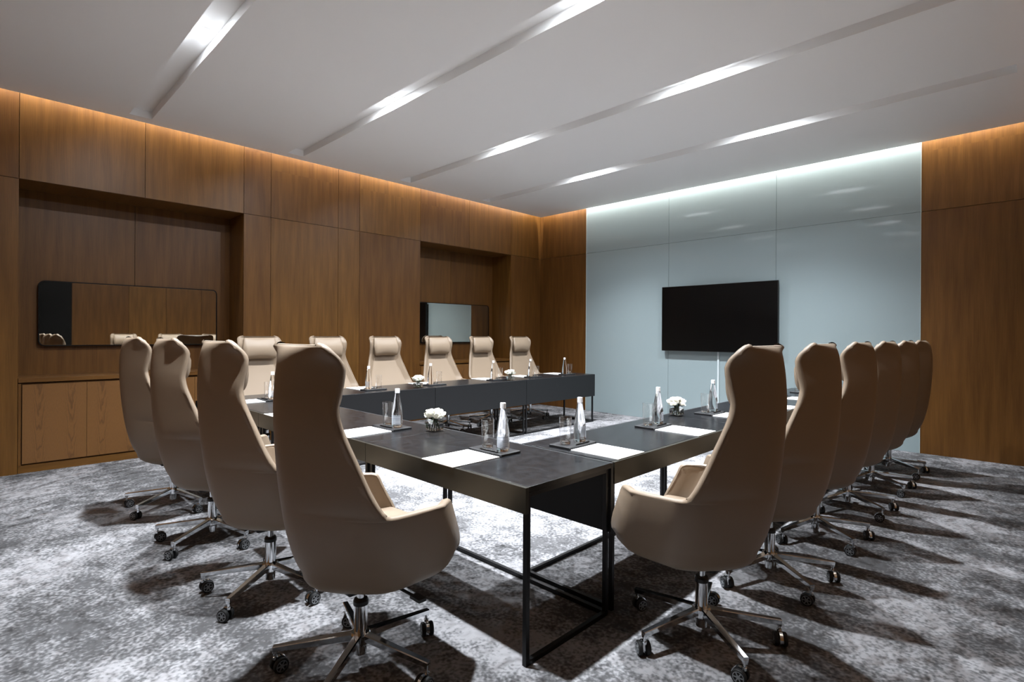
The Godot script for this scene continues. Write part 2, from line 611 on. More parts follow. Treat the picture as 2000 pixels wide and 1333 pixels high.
func build_wall_right() -> void:
	var o := structure("wall_right")
	tag(o, "wall of brown wood veneer panels with a black doorway")
	put("core", box_mesh(Vector3(ROOM_W + .021, 0, -.12), Vector3(ROOM_W + .14, SLAB, ROOM_D + .12)), M.wood_core, o)
	var zs := [0.0, 1.3, 2.6, 3.72, 4.467, 5.202, 6.211]
	for i in zs.size() - 1:
		wood_panel(o, Vector3(ROOM_W, 0, zs[i] + GAP), Vector3(ROOM_W + .02, JOINT - GAP, zs[i + 1] - GAP), i % 3)
	wood_panel(o, Vector3(ROOM_W, 0, 8.02), Vector3(ROOM_W + .02, JOINT - GAP, ROOM_D), 1)
	zs = [0.0, 1.3, 2.6, 3.72, 4.467, 5.202, 6.211, ROOM_D]
	for i in zs.size() - 1:
		wood_panel(o, Vector3(ROOM_W, JOINT + GAP, zs[i] + GAP), Vector3(ROOM_W + .02, SLAB, zs[i + 1] - GAP), (i + 1) % 3)
	var d := structure("door_1")
	tag(d, "black double door in the wood panelled wall")
	for k in 2:
		put("door_leaf", box_mesh(Vector3(ROOM_W + .004, .005, 6.216 + k * .902), Vector3(ROOM_W + .02, JOINT - .004, 7.114 + k * .902)), M.black_door, d)

func build_wall_front() -> void:
	var o := structure("wall_front")
	tag(o, "wall of brown wood veneer panels facing the screen")
	put("core", box_mesh(Vector3(-.12, 0, ROOM_D + .021), Vector3(ROOM_W + .12, SLAB, ROOM_D + .14)), M.wood_core, o)
	for i in 6:
		var a := ROOM_W / 6.0 * i
		for y in [[0.0, JOINT - GAP], [JOINT + GAP, SLAB]]:
			wood_panel(o, Vector3(a + GAP, y[0], ROOM_D), Vector3(a + ROOM_W / 6.0 - GAP, y[1], ROOM_D + .02))

# ------------------------------------------------------------------ niche cabinets, mirrors, screen
func door_mesh(lo: Vector3, hi: Vector3) -> ArrayMesh:
	var st := tool()
	var p := func(i: int) -> Vector3: return Vector3(hi.x if i & 1 else lo.x, hi.y if i & 2 else lo.y, hi.z if i & 4 else lo.z)
	for f in [[5, 1, 3, 7], [0, 4, 6, 2], [4, 5, 7, 6], [1, 0, 2, 3], [6, 7, 3, 2], [0, 1, 5, 4]]:
		for k in [0, 2, 1, 0, 3, 2]:
			var v: Vector3 = p.call(f[k])
			st.set_smooth_group(-1)
			st.set_uv(Vector2((hi.z - v.z) / (hi.z - lo.z), 1.0 - (v.y - lo.y) / (hi.y - lo.y)))
			st.add_vertex(v)
	return done(st)

func rounded_rect(w: float, h: float, r: float, n := 6) -> Array:
	var pts := []
	for c in [[w * .5 - r, h * .5 - r, 0.0], [-w * .5 + r, h * .5 - r, PI * .5], [-w * .5 + r, -h * .5 + r, PI], [w * .5 - r, -h * .5 + r, PI * 1.5]]:
		for i in n + 1:
			var a: float = c[2] + PI * .5 * i / n
			pts.append(Vector2(c[0] + cos(a) * r, c[1] + sin(a) * r))
	return pts

func build_niche_furniture() -> void:
	var where := ["closest to the glass wall", "away from the glass wall"]
	for i in 2:
		var a: float = NICHES[i][0] + .002
		var b: float = NICHES[i][1] - .002
		var o := thing("niche_cabinet", Vector3(-.25, 0, (a + b) * .5))
		var hw := (b - a) * .5
		put("plinth", grain_box(Vector3(-.245, 0, -hw), Vector3(.238, .072, hw), Vector2(.1, .3), true), M.wood1, o)
		put("body", box_mesh(Vector3(-.245, .072, -hw), Vector3(.222, .858, hw)), M.wood_core, o)
		for s in [-1, 1]:
			put("side_stile", grain_box(Vector3(.222, .072, -hw if s < 0 else hw - .020), Vector3(.244, .858, -hw + .020 if s < 0 else hw), Vector2(.2, .1)), M.wood0, o)
		var dw := (2.0 * hw - .056) / 4.0
		for k in 4:
			var z0 := -hw + .028 + dw * k
			var d := put("door", door_mesh(Vector3(.2225, .088, z0 + .0015), Vector3(.244, .846, z0 + dw - .0015)), M.door_wood, o)
			if k == 0:
				put("finger_pull", box_mesh(Vector3(.2435, .437, z0 + dw - .028), Vector3(.2445, .570, z0 + dw - .008)), M.black_metal, d)
		tag(o, "built-in wooden cabinet with veneer doors, niche " + where[i], "cabinet", "cabinets in the wall niches")
		var t := thing("cabinet_worktop", Vector3(-.25, .868, (a + b) * .5))
		put("worktop", grain_box(Vector3(-.245, 0, -hw), Vector3(.252, .040, hw), Vector2(.45, .2), true), M.wood0, t)
		tag(t, "wooden worktop on the cabinet, niche " + where[i], "worktop", "worktops in the wall niches")
		# mirror
		var mz: float = [1.772, 6.430][i]
		var m := thing("wall_mirror", Vector3(-NICHE_D, 1.547, mz))
		var outer := rounded_rect(1.685, .684, .055)
		var inner := rounded_rect(1.665, .664, .046)
		var st := tool()
		var front := .05
		for j in outer.size():
			var k := (j + 1) % outer.size()
			var f := func(p: Vector2, x: float) -> Vector3: return Vector3(x, p.y, -p.x)
			quad(st, f.call(outer[j], 0.002), f.call(outer[k], 0.002), f.call(outer[k], front), f.call(outer[j], front), 1)
			quad(st, f.call(outer[j], front), f.call(outer[k], front), f.call(inner[k], front), f.call(inner[j], front), 2)
			quad(st, f.call(inner[j], front), f.call(inner[k], front), f.call(inner[k], front - .006), f.call(inner[j], front - .006), 3)
		put("frame", done(st), M.black_metal, m)
		st = tool()
		for j in inner.size():
			var k := (j + 1) % inner.size()
			tri(st, Vector3(front - .006, 0, 0), Vector3(front - .006, inner[j].y, -inner[j].x), Vector3(front - .006, inner[k].y, -inner[k].x))
		put("mirror_glass", done(st), M.mirror, m)
		tag(m, "wide rounded mirror in thin black frame, niche " + where[i], "mirror", "mirrors in the wall niches")

func build_screen() -> void:
	var o := thing("wall_screen", Vector3(3.518, 1.612, .006))
	put("housing", round_box(Vector3(-.865, -.500, .045), Vector3(.865, .500, .088), .006, 2), M.bezel, o)
	put("panel", box_mesh(Vector3(-.857, -.490, .0875), Vector3(.857, .493, .0888)), M.screen, o)
	put("wall_mount", box_mesh(Vector3(-.35, -.25, .0), Vector3(.35, .25, .05)), M.black_plastic, o)
	tag(o, "large black switched-off television hung on the pale glass wall", "television")
	var c := put("cable_trunking", round_box(Vector3(3.515, .03, .0062), Vector3(3.543, 1.16, .020), .003, 1), M.trunking, self)
	tag(c, "thin white cable trunking running down the glass wall below the television", "trunking")

# ------------------------------------------------------------------ tables
# own axes: x along the length, +z the side where people sit, -z the inner side with the deep panel
func table(length: float, centre: Vector3, turn: float, label: String, group: String) -> void:
	var o := thing("conference_table", centre, turn)
	var hl := length * .5 - .002
	var hd := .302
	put("tabletop", round_box(Vector3(-hl, .715, -hd), Vector3(hl, TABLE_H, hd - .0205), .0015, 1), M.table_top, o)
	put("front_apron", box_mesh(Vector3(-hl, .632, hd - .020), Vector3(hl, .7385, hd)), M.apron, o)
	put("modesty_panel", box_mesh(Vector3(-hl + .001, .402, -hd - .019), Vector3(hl - .001, .738, -hd - .001)), M.modesty, o)
	var t := .022
	for sx in [-1.0, 1.0]:
		var xa: float = sx * (hl - .013)
		var xb: float = sx * (hl - t - .013)
		var lo := minf(xa, xb)
		var hi := maxf(xa, xb)
		put("leg", round_box(Vector3(lo, 0, hd - t - .021), Vector3(hi, .715, hd - .021), .002, 1), M.frame, o)
		var inner := put("leg", round_box(Vector3(lo, 0, -hd + .001), Vector3(hi, .715, -hd + t), .002, 1), M.frame, o)
		put("top_rail", box_mesh(Vector3(lo, .693, -hd + t), Vector3(hi, .715, hd - t - .021)), M.frame, o)
		put("foot_bar", round_box(Vector3(lo, .0, -hd + t), Vector3(hi, .022, hd - t - .021), .002, 1), M.frame, o)
		var b := tool()
		lathe_into(b, [Vector2(.007, 0), Vector2(.007, .001), Vector2(.0, .0014)], 10, Vector3(xa, .615, -hd + t * .5), Basis(Vector3(0, 1, 0), Vector3(sx, 0, 0), Vector3(0, 0, -sx)))
		put("bolt", done(b), M.black_plastic, inner)
	put("stretcher", round_box(Vector3(-hl + t + .013, .0, -hd + .001), Vector3(hl - t - .013, .022, -hd + t), .002, 1), M.frame, o)
	tag(o, label, "table", group)

func build_tables() -> void:
	var g := "black conference tables in a U"
	var cross := [1.340, 2.605, 4.195, 5.437]
	var which := ["end by the niche wall", "middle section", "end away from niche wall"]
	for i in 3:
		table(cross[i + 1] - cross[i], Vector3((cross[i] + cross[i + 1]) * .5, 0, 5.899), 0.0, "black table of the cross row opposite the television, " + which[i], g)
	var run := [0.910, 2.475, 4.010, 5.572]
	var far := ["end by the glass wall", "middle section", "end by the cross row"]
	for i in 3:
		table(run[i + 1] - run[i], Vector3(5.134, 0, (run[i] + run[i + 1]) * .5), PI / 2, "black table of the row facing the mirrors, " + far[i], g)
	for i in 3:
		table(run[i + 1] - run[i], Vector3(1.643, 0, (run[i] + run[i + 1]) * .5), -PI / 2, "black table of the row by the niche wall, " + far[i], g)

# ------------------------------------------------------------------ chairs
# own axes: -z forward, y up, origin on the floor under the column
const SHELL := [ # height, rear, half width, front end of the side
	[.445, -.240, .286, .310], [.470, -.254, .296, .326],
	[.520, -.275, .312, .314], [.580, -.293, .328, .287], [.640, -.307, .339, .260], [.680, -.3145, .3435, .242], [.687, -.3157, .344, .225], [.689, -.316, .344, .080], [.692, -.3165, .344, -.050],
	[.700, -.3178, .3435, -.098], [.720, -.3205, .340, -.126], [.750, -.3245, .3315, -.143], [.798, -.331, .314, -.163], [.905, -.341, .281, -.198], [1.00, -.347, .250, -.229], [1.043, -.349, .238, -.239], [1.089, -.350, .228, -.243],
	[1.130, -.349, .229, -.236], [1.175, -.347, .232, -.225], [1.229, -.341, .235, -.221], [1.262, -.335, .232, -.236], [1.284, -.327, .226, -.258], [1.300, -.316, .214, -.272], [1.310, -.304, .197, -.280], [1.316, -.288, .165, -.280]]

func pchip(col: int, y: float) -> float:
	var n := SHELL.size()
	var i := 0
	while i < n - 2 and SHELL[i + 1][0] < y: i += 1
	var h: float = SHELL[i + 1][0] - SHELL[i][0]
	var slope := func(k: int) -> float: return (SHELL[k + 1][col] - SHELL[k][col]) / (SHELL[k + 1][0] - SHELL[k][0])
	var tan_at := func(k: int) -> float:
		if k == 0: return slope.call(0)
		if k == n - 1: return slope.call(n - 2)
		var a: float = slope.call(k - 1)
		var b: float = slope.call(k)
		return 0.0 if a * b <= 0.0 else 2.0 * a * b / (a + b)
	var t := clampf((y - SHELL[i][0]) / h, 0.0, 1.0)
	var t2 := t * t
	var t3 := t2 * t
	return (2 * t3 - 3 * t2 + 1) * SHELL[i][col] + (t3 - 2 * t2 + t) * h * tan_at.call(i) + (3 * t2 - 2 * t3) * SHELL[i + 1][col] + (t3 - t2) * h * tan_at.call(i + 1)

func arch(x: float, w: float) -> float:
	return (sqrt(x * x + .0036) - .06) / (sqrt(w * w + .0036) - .06)

# where the inside of the shell stands at height y, x from the middle
func shell_inside(y: float, x: float) -> float:
	var r := pchip(1, y)
	var w := pchip(2, y)
	return r + minf(pchip(3, y) - r, .205) * arch(minf(absf(x), w), w) + .036

# the level section of the shell at height y, from its right front end round the back to its left front end; inset > 0 for the inside
func shell_row(y: float, cols: int, inset: float) -> Array:
	var r := pchip(1, y)
	var w := pchip(2, y)
	var e := pchip(3, y)
	# a shallow arch across the back, dc deep, then straight sides up to the front end
	var dc := minf(e - r, .205)
	var straight := maxf(e - r - dc, 0.0)
	var ease := clampf(straight / .08, 0, 1)
	var tip := pchip(3, minf(y, .680))     # the arm folds inwards just before its front end
	# half of the section, from the middle of the back to the front end: the same columns on the curve at every height
	var side := (cols - 1) / 2
	var on_curve := side - 8
	var fine := []
	var lens := [0.0]
	var s0 := w * (1.0 - .34 * ease)
	for i in 161:
		var p := Vector2(w * i / 160.0, 0)
		p.y = r + dc * arch(p.x, w)
		if ease > 0.001 and p.x > s0:
			var t := (p.x - s0) / (w - s0)
			var p0 := Vector2(s0, r + dc * arch(s0, w))
			p = p0 * (1 - t) * (1 - t) + Vector2(w, r + dc) * 2 * t * (1 - t) + Vector2(w, r + dc + .07 * ease) * t * t
		fine.append(p)
		if i: lens.append(lens[i - 1] + fine[i].distance_to(fine[i - 1]))
	var pts := []
	var dirs := []
	var at := 0
	for j in on_curve + 1:
		var want: float = lens[160] * j / on_curve
		while at < 159 and lens[at + 1] < want: at += 1
		pts.append(fine[at].lerp(fine[at + 1], clampf((want - lens[at]) / maxf(lens[at + 1] - lens[at], 1e-6), 0, 1)))
		dirs.append(((fine[mini(at + 2, 160)] - fine[maxi(at - 1, 0)]) as Vector2).normalized())
	for j in range(1, 9):
		var f := lerpf(fine[160].y, e, j / 8.0)
		var k := clampf((f - (tip - .085)) / .085, 0, 1) if straight > 0.0 else 0.0
		pts.append(Vector2(w - .062 * k, f))
		dirs.append(Vector2(-.062 / .085 if k > 0.0 else 0.0, 1.0).normalized() if straight > 0.0 else dirs[on_curve])
	var res := []
	for j in range(-side, side + 1):
		var p: Vector2 = pts[absi(j)]
		var d: Vector2 = dirs[absi(j)]
		var q := p + Vector2(-d.y, d.x) * inset
		res.append(Vector3(q.x if j < 0 else -q.x, y, -q.y))
	return res

func shell_meshes() -> Array:
	var ys := []
	for y in [.445, .47, .495, .52, .55, .58, .61, .64, .665, .680, .684, .687, .688, .689, .690, .692, .695, .70, .709, .72, .745, .77, .80, .83, .87, .91, .955, 1.0, 1.022, 1.043, 1.065, 1.089, 1.11, 1.13, 1.152, 1.175, 1.202, 1.229, 1.247, 1.262, 1.274, 1.284, 1.293, 1.300, 1.306, 1.310, 1.314, 1.316]: ys.append(y)
	var cols := 49
	var outer := []
	var inner := []
	var inner_from := 0
	for i in ys.size():
		outer.append(shell_row(ys[i], cols, 0.0))
		inner.append(shell_row(ys[i], cols, .032 if ys[i] < .70 else .030))
	var st := tool()
	sheet(st, outer, 0, false)
	var inner_to := ys.size() - 1
	sheet(st, inner.slice(inner_from, inner_to + 1), 0, true)
	# rounded rim between the two, up both sides and over the top
	var paths := []
	for side in [0, cols - 1]:
		var rim := []
		for i in range(inner_from, inner_to + 1): rim.append([outer[i][side], inner[i][side]])
		var strips := []
		var path := []
		for k in rim.size():
			var a: Vector3 = rim[k][0]
			var b: Vector3 = rim[k][1]
			var t: Vector3 = (rim[mini(k + 1, rim.size() - 1)][0] - rim[maxi(k - 1, 0)][0]).normalized()
			var across := b - a
			var out := t.cross(across).normalized()
			if out.dot(Vector3(0, .25, -1.0)) < 0: out = -out
			var h := across.length() * .34
			strips.append([a, a + across * .12 + out * h * .62, a + across * .5 + out * h, a + across * .88 + out * h * .62, b])
			var p: Vector3 = b.lerp(strips[k][3], .5)
			if path.is_empty() or path[-1].distance_to(p) > .006: path.append(p)
		sheet(st, strips, 0, side == 0)
		paths.append(path)
	# and over the top of the head
	var over := []
	for j in cols:
		var a: Vector3 = outer[-1][j]
		var b: Vector3 = inner[-1][j]
		over.append([a, a.lerp(b, .3) + Vector3(0, .002, 0), a.lerp(b, .7) + Vector3(0, .0015, 0), b])
	sheet(st, over, 0, false)
	# below the seat the shell closes like a bowl
	var bowl := []
	for i in 9:
		var a := PI * .5 * (1.0 - i / 8.0)
		var row := []
		for j in cols:
			var p: Vector3 = outer[0][j]
			var c := cos(a)
			var deep := .120 + .006 * clampf(p.z / .24, -1.0, 1.0)
			row.append(Vector3(p.x * c, p.y - deep * sin(a), p.z * c - .05 * (1.0 - c)))
		bowl.append(row)
	sheet(st, bowl, 0, false)
	var pipe := tool()
	for path in paths: tube_into(pipe, path, .0035, 6)
	return [done(st), done(pipe)]

func back_cushion_mesh() -> ArrayMesh:
	var front := [[.47, -.055], [.52, -.075], [.60, -.105], [.69, -.142], [.80, -.185], [.905, -.222], [1.0, -.250], [1.06, -.266], [1.10, -.275]]
	var rows := []
	for i in 22:
		var y := lerpf(.47, 1.10, i / 21.0)
		var f := 0.0
		for k in front.size() - 1:
			if y >= front[k][0] - 1e-4 and y <= front[k + 1][0] + 1e-4: f = lerpf(front[k][1], front[k + 1][1], (y - front[k][0]) / (front[k + 1][0] - front[k][0]))
		var w := pchip(2, y) - .042
		var row := []
		for j in 21:
			var u := lerpf(1.0, -1.0, j / 20.0)
			var s := w * u
			var edge := pow(absf(u), 9.0)
			row.append(Vector3(s, y, -maxf(f + .018 * u * u - edge * .05, shell_inside(y, s) - .004)))
		rows.append(row)
	var st := tool()
	sheet(st, rows, 0, true)
	return done(st)

func headrest_mesh() -> ArrayMesh:
	var rows := []
	var n := 24
	for i in 19:
		var u := lerpf(-1.0, 1.0, i / 18.0)
		var k := pow(1.0 - pow(absf(u), 7.0), .5) * .20 + .80
		if absf(u) > .999: k = 0.02
		var ring := []
		for j in n:
			var a := TAU * j / n
			var y := signf(sin(a)) * pow(absf(sin(a)), .80) * .118 * (k if absf(u) > .999 else lerpf(1.0, k, .5))
			var back := shell_inside(clampf(1.190 + y, 1.08, 1.27), u * .192) - .012
			var front := -.166 - .004 * u * u - .35 * maxf(y, 0.0)
			var c := cos(a)
			var f := lerpf(back, front, .5 + .5 * signf(c) * pow(absf(c), .85) * k)
			ring.append(Vector3(u * .184, 1.187 + y, -f))
		rows.append(ring)
	var st := tool()
	sheet(st, rows, 0, false, true)
	return done(st)

func wheel_mesh() -> ArrayMesh:
	# axis along x; outer face towards +x
	var b := Basis(Vector3(0, -1, 0), Vector3(1, 0, 0), Vector3(0, 0, 1))
	var st := tool()
	lathe_into(st, [Vector2(0, -.009), Vector2(.026, -.009), Vector2(.0295, -.006), Vector2(.030, .0), Vector2(.0295, .006), Vector2(.0265, .009), Vector2(.0225, .009), Vector2(.0222, .0065), Vector2(0, .0065)], 24, Vector3.ZERO, b)
	st.generate_normals()
	var m := st.commit()
	m.surface_set_material(0, M.rubber)
	st = tool()
	lathe_into(st, [Vector2(.0072, .0065), Vector2(.0072, .0092), Vector2(0, .0096)], 12, Vector3.ZERO, b)
	lathe_into(st, [Vector2(.0225, .0088), Vector2(.0225, .0094), Vector2(.0195, .0094), Vector2(.0195, .0066)], 24, Vector3.ZERO, b)
	for k in 6:
		var a := TAU * k / 6
		var d := Vector3(0, sin(a), cos(a))
		var s := Vector3(0, cos(a), -sin(a)) * .0024
		var x := Vector3(.0088, 0, 0)
		quad(st, d * .006 - s + x, d * .006 + s + x, d * .021 + s + x, d * .021 - s + x)
		for e in [s, -s]: quad(st, d * .006 + e + x, d * .021 + e + x, d * .021 + e + x * .74, d * .006 + e + x * .74)
	st.generate_normals()
	m = st.commit(m)
	m.surface_set_material(1, M.spoke)
	return m

func hood_mesh() -> ArrayMesh:
	# chrome bridge over the wheels (axis along x), and the stem above
	var st := tool()
	var rows := []
	for i in 13:
		var a := lerpf(-.15, PI * .72, i / 12.0)
		var d := Vector3(0, sin(a), cos(a))
		rows.append([d * .0335 + Vector3(-.0065, .03, 0), d * .0335 + Vector3(.0065, .03, 0), d * .0300 + Vector3(.0065, .03, 0), d * .0300 + Vector3(-.0065, .03, 0)])
	sheet(st, rows, -1, true, true)
	box_into(st, Vector3(-.0055, .020, -.012), Vector3(.0055, .058, .012))
	lathe_into(st, [Vector2(.0, .055), Vector2(.010, .055), Vector2(.010, .066), Vector2(.0065, .068), Vector2(.0065, .082), Vector2(0, .082)], 12, Vector3(0, 0, -.016))
	return done(st)

func make_chair() -> Node3D:
	var o := thing("swivel_chair")
	o.set_meta("base_name", "swivel_chair")
	var sm := shell_meshes()
	put("shell", sm[0], M.leather, o)
	put("piping", sm[1], M.piping, o)
	put("seat_cushion", round_box(Vector3(-.262, .452, -.318), Vector3(.262, .528, .070), .034, 4, .028), M.leather, o)
	put("back_cushion", back_cushion_mesh(), M.leather, o)
	put("headrest", headrest_mesh(), M.leather, o)
	# tilt mechanism and lever under the seat
	put("tilt_mechanism", round_box(Vector3(-.085, .335, -.17), Vector3(.085, .392, .10), .012, 2), M.black_plastic, o)
	var lv := tool()
	tube_into(lv, [Vector3(.05, .352, -.06), Vector3(.18, .350, -.07), Vector3(.27, .345, -.08)], .006, 8)
	box_into(lv, Vector3(.25, .338, -.10), Vector3(.31, .350, -.066))
	put("lever", done(lv), M.black_plastic, o)
	var gl := tool()
	lathe_into(gl, [Vector2(.0, .27), Vector2(.0165, .27), Vector2(.0165, .37), Vector2(0, .37)], 20)
	put("gas_lift", done(gl), M.chrome, o)
	var sl := tool()
	lathe_into(sl, [Vector2(0, .052), Vector2(.024, .052), Vector2(.0265, .10), Vector2(.0275, .258), Vector2(0, .258)], 28)
	var sleeve := put("column_sleeve", done(sl), M.chrome, o)
	var rg := tool()
	lathe_into(rg, [Vector2(.018, .252), Vector2(.0305, .252), Vector2(.0305, .268), Vector2(.026, .276), Vector2(.017, .276)], 24)
	put("collar", done(rg), M.black_plastic, sleeve)
	var hb := tool()
	lathe_into(hb, [Vector2(.0, .092), Vector2(.034, .092), Vector2(.041, .100), Vector2(.041, .134), Vector2(.036, .142), Vector2(0, .142)], 30)
	var hub := put("hub", done(hb), M.chrome, o)
	var wheel := wheel_mesh()
	var hood := hood_mesh()
	for k in 5:
		var a := deg_to_rad(-90.0 + 72.0 * k)
		var d := Vector3(cos(a), 0, sin(a))
		var ar := tool()
		bar_into(ar, d * .030 + Vector3(0, .124, 0), d * .338 + Vector3(0, .098, 0), .036, .032, .024, .022)
		bar_into(ar, d * .330 + Vector3(0, .098, 0), d * .330 + Vector3(0, .080, 0) + d * .001, .022, .02, .018, .016)
		put("base_arm", done(ar), M.chrome, hub)
		var c := put("caster", hood, M.chrome, o, Vector3.ZERO)
		var sw := rng.randf_range(-1.1, 1.1) - a
		var bs := Basis(Vector3.UP, sw)
		c.transform = Transform3D(bs, d * .330 - bs * Vector3(0, 0, -.016))
		put("wheel", wheel, null, c, Vector3(.0175, .030, 0))
		var w2 := put("wheel", wheel, null, c, Vector3(-.0175, .030, 0))
		w2.rotation.y = PI
	return o

func build_chairs() -> void:
	var proto := make_chair()
	var nth := ["first", "second", "third", "fourth", "fifth", "sixth"]
	var g := "tan leather swivel chairs round the table"
	var first := true
	var spots := []
	var xs := [2.07, 3.03, 3.995, 4.93]
	var seat := ["first from the niche wall", "second from the niche wall", "third from the niche wall", "fourth from the niche wall"]
	for i in 4: spots.append([Vector3(xs[i], 0, 6.645), 0.0, "tan leather swivel chair facing the television, " + seat[i]])
	var zr := [1.27, 2.05, 2.89, 3.74, 4.60, 5.455]
	for i in 6: spots.append([Vector3(5.825, 0, zr[i]), PI / 2, "tan leather swivel chair facing the mirrors, %s from the glass wall" % nth[i]])
	var zl := [1.33, 2.20, 3.03, 3.91, 4.71, 5.51]
	for i in 6: spots.append([Vector3(.975, 0, zl[i]), -PI / 2, "tan leather swivel chair backed to niche wall, %s from the glass wall" % nth[i]])
	for s in spots:
		var o := proto if first else copy(proto)
		first = false
		o.position = s[0]
		o.rotation.y = s[1]
		tag(o, s[2], "chair", g)

# ------------------------------------------------------------------ things on the tables
func bottle_meshes() -> Array:
	var prof := [Vector2(0, .004), Vector2(.020, .002), Vector2(.030, .0), Vector2(.0335, .004), Vector2(.0345, .012), Vector2(.0350, .060), Vector2(.0343, .092), Vector2(.0310, .120), Vector2(.0262, .148), Vector2(.0212, .178), Vector2(.0170, .204), Vector2(.0145, .218), Vector2(.0138, .224), Vector2(.0138, .230), Vector2(0, .230)]
	var st := tool()
	lathe_into(st, prof, 28, Vector3.ZERO, Basis.IDENTITY, false)
	var body := done(st)
	st = tool()
	lathe_into(st, [Vector2(.0136, .221), Vector2(.0152, .222), Vector2(.0152, .246), Vector2(.0142, .2495), Vector2(0, .2495)], 20)
	var cap := done(st)
	# printed field on the glass, wrapping a third of the body
	st = tool()
	var rows := []
	for y in [.022, .045, .066, .080]:
		var row := []
		var r: float = (.0352 if y < .062 else .0350)
		for j in 9:
			var a := lerpf(-1.0, 1.0, j / 8.0)
			row.append(Vector3(sin(a) * r, y, cos(a) * r))
		rows.append(row)
	sheet(st, rows, 0)
	var print_field := done(st)
	st = tool()
	for l in [[.073, -.8, .9], [.058, -.9, .9], [.0505, -.9, -.2], [.043, -.9, -.25], [.0355, -.9, -.2], [.028, -.9, -.3], [.0505, .0, .85], [.026, .0, .85]]:
		var rr := []
		for dy in [0.0, .0016]:
			var row := []
			for j in 7:
				var a := lerpf(l[1], l[2], j / 6.0)
				var r2 := .0355
				row.append(Vector3(sin(a) * r2, l[0] + dy, cos(a) * r2))
			rr.append(row)
		sheet(st, rr, 0)
	return [body, cap, print_field, done(st)]

func build_settings() -> void:
	var nth := ["first", "second", "third", "fourth", "fifth", "sixth"]
	var places := []
	var cx := [1.86, 2.85, 3.885, 4.86]
	var seat := []
	for i in 4: seat.append("row facing television, %s seat from niche wall" % nth[i])
	for i in 4: places.append([Vector3(cx[i], TABLE_H, 6.213), 0.0, seat[i]])
	var zr := [1.40, 2.06, 2.83, 3.66, 4.525, 5.40]
	for i in 6: places.append([Vector3(5.432, TABLE_H, zr[i]), PI / 2, "row facing mirrors, %s seat from glass wall" % nth[i]])
	var zl := [1.31, 2.08, 2.81, 3.84, 4.67, 5.42]
	for i in 6: places.append([Vector3(1.342, TABLE_H, zl[i]), -PI / 2, "row by niche wall, %s seat from glass wall" % nth[i]])
	var bm := bottle_meshes()
	var gst := tool()
	lathe_into(gst, [Vector2(0, .001), Vector2(.027, .0), Vector2(.030, .003), Vector2(.0335, .08), Vector2(.0352, .148), Vector2(.0348, .150), Vector2(.0334, .149), Vector2(.0315, .08), Vector2(.0283, .018), Vector2(.020, .0135), Vector2(0, .0125)], 28, Vector3.ZERO, Basis.IDENTITY, false)
	var tumbler := done(gst)
	gst = tool()
	lathe_into(gst, [Vector2(0, .0015), Vector2(.026, .0015), Vector2(.0285, .004), Vector2(.0279, .016), Vector2(.020, .0130), Vector2(0, .0120)], 24, Vector3.ZERO, Basis.IDENTITY, false)
	var base_mesh := done(gst)
	var pad_mesh := round_box(Vector3(-.122, 0, -.149), Vector3(.122, .0045, .149), .0008, 1)
	var card_mesh := box_mesh(Vector3(-.045, .0045, -.03), Vector3(.075, .0055, .06))
	var tray_mesh := round_box(Vector3(-.125, 0, -.070), Vector3(.125, .013, .070), .003, 2)
	var pst := tool()
	lathe_into(pst, [Vector2(0, -.068), Vector2(.0012, -.067), Vector2(.0040, -.055), Vector2(.0042, .060), Vector2(.003, .066), Vector2(0, .066)], 10, Vector3.ZERO, Basis(Vector3(0, 0, 1), Vector3(1, 0, 0), Vector3(0, 1, 0)))
	box_into(pst, Vector3(.022, .004, -.001), Vector3(.060, .0060, .001))
	var pen_mesh := done(pst)
	for p in places:
		var at: Vector3 = p[0]
		var turn: float = p[1]
		var where: String = p[2]
		var b := Basis(Vector3.UP, turn)
		var wob := rng.randf_range(-.025, .025)
		var o := thing("notepad", at + b * Vector3(0, 0, -.155), turn + wob)
		put("sheets", pad_mesh, M.paper, o)
		put("card", card_mesh, M.card, o)
		tag(o, "white paper notepad, " + where, "notepad", "notepads on the tables")
		o = thing("tray", at + b * Vector3(0, 0, -.385), turn + wob * .5)
		put("tray_board", tray_mesh, M.tray, o)
		tag(o, "flat black tray under bottle and glass, " + where, "tray", "trays on the tables")
		o = thing("pen", at + b * Vector3(.015, .013 + .0042, -.330), turn + rng.randf_range(-.05, .05))
		put("barrel", pen_mesh, M.pen, o)
		tag(o, "black pen on tray, " + where, "pen", "pens on the trays")
		o = thing("water_bottle", at + b * Vector3(.062, .013, -.385), turn)
		put("glass_body", bm[0], M.water, o)
		put("cap", bm[1], M.cap, o)
		var l := put("label_field", bm[2], M.label, o)
		put("print", bm[3], M.print, l)
		l.rotation.y = rng.randf_range(.3, 1.2)
		tag(o, "clear water bottle with white cap, " + where, "bottle", "water bottles on the tables")
		o = thing("tumbler", at + b * Vector3(-.060, .013, -.392), turn)
		var gb := put("glass", tumbler, M.pane, o)
		put("thick_base", base_mesh, M.glass, gb)
		tag(o, "empty clear glass tumbler, " + where, "tumbler", "tumblers on the tables")

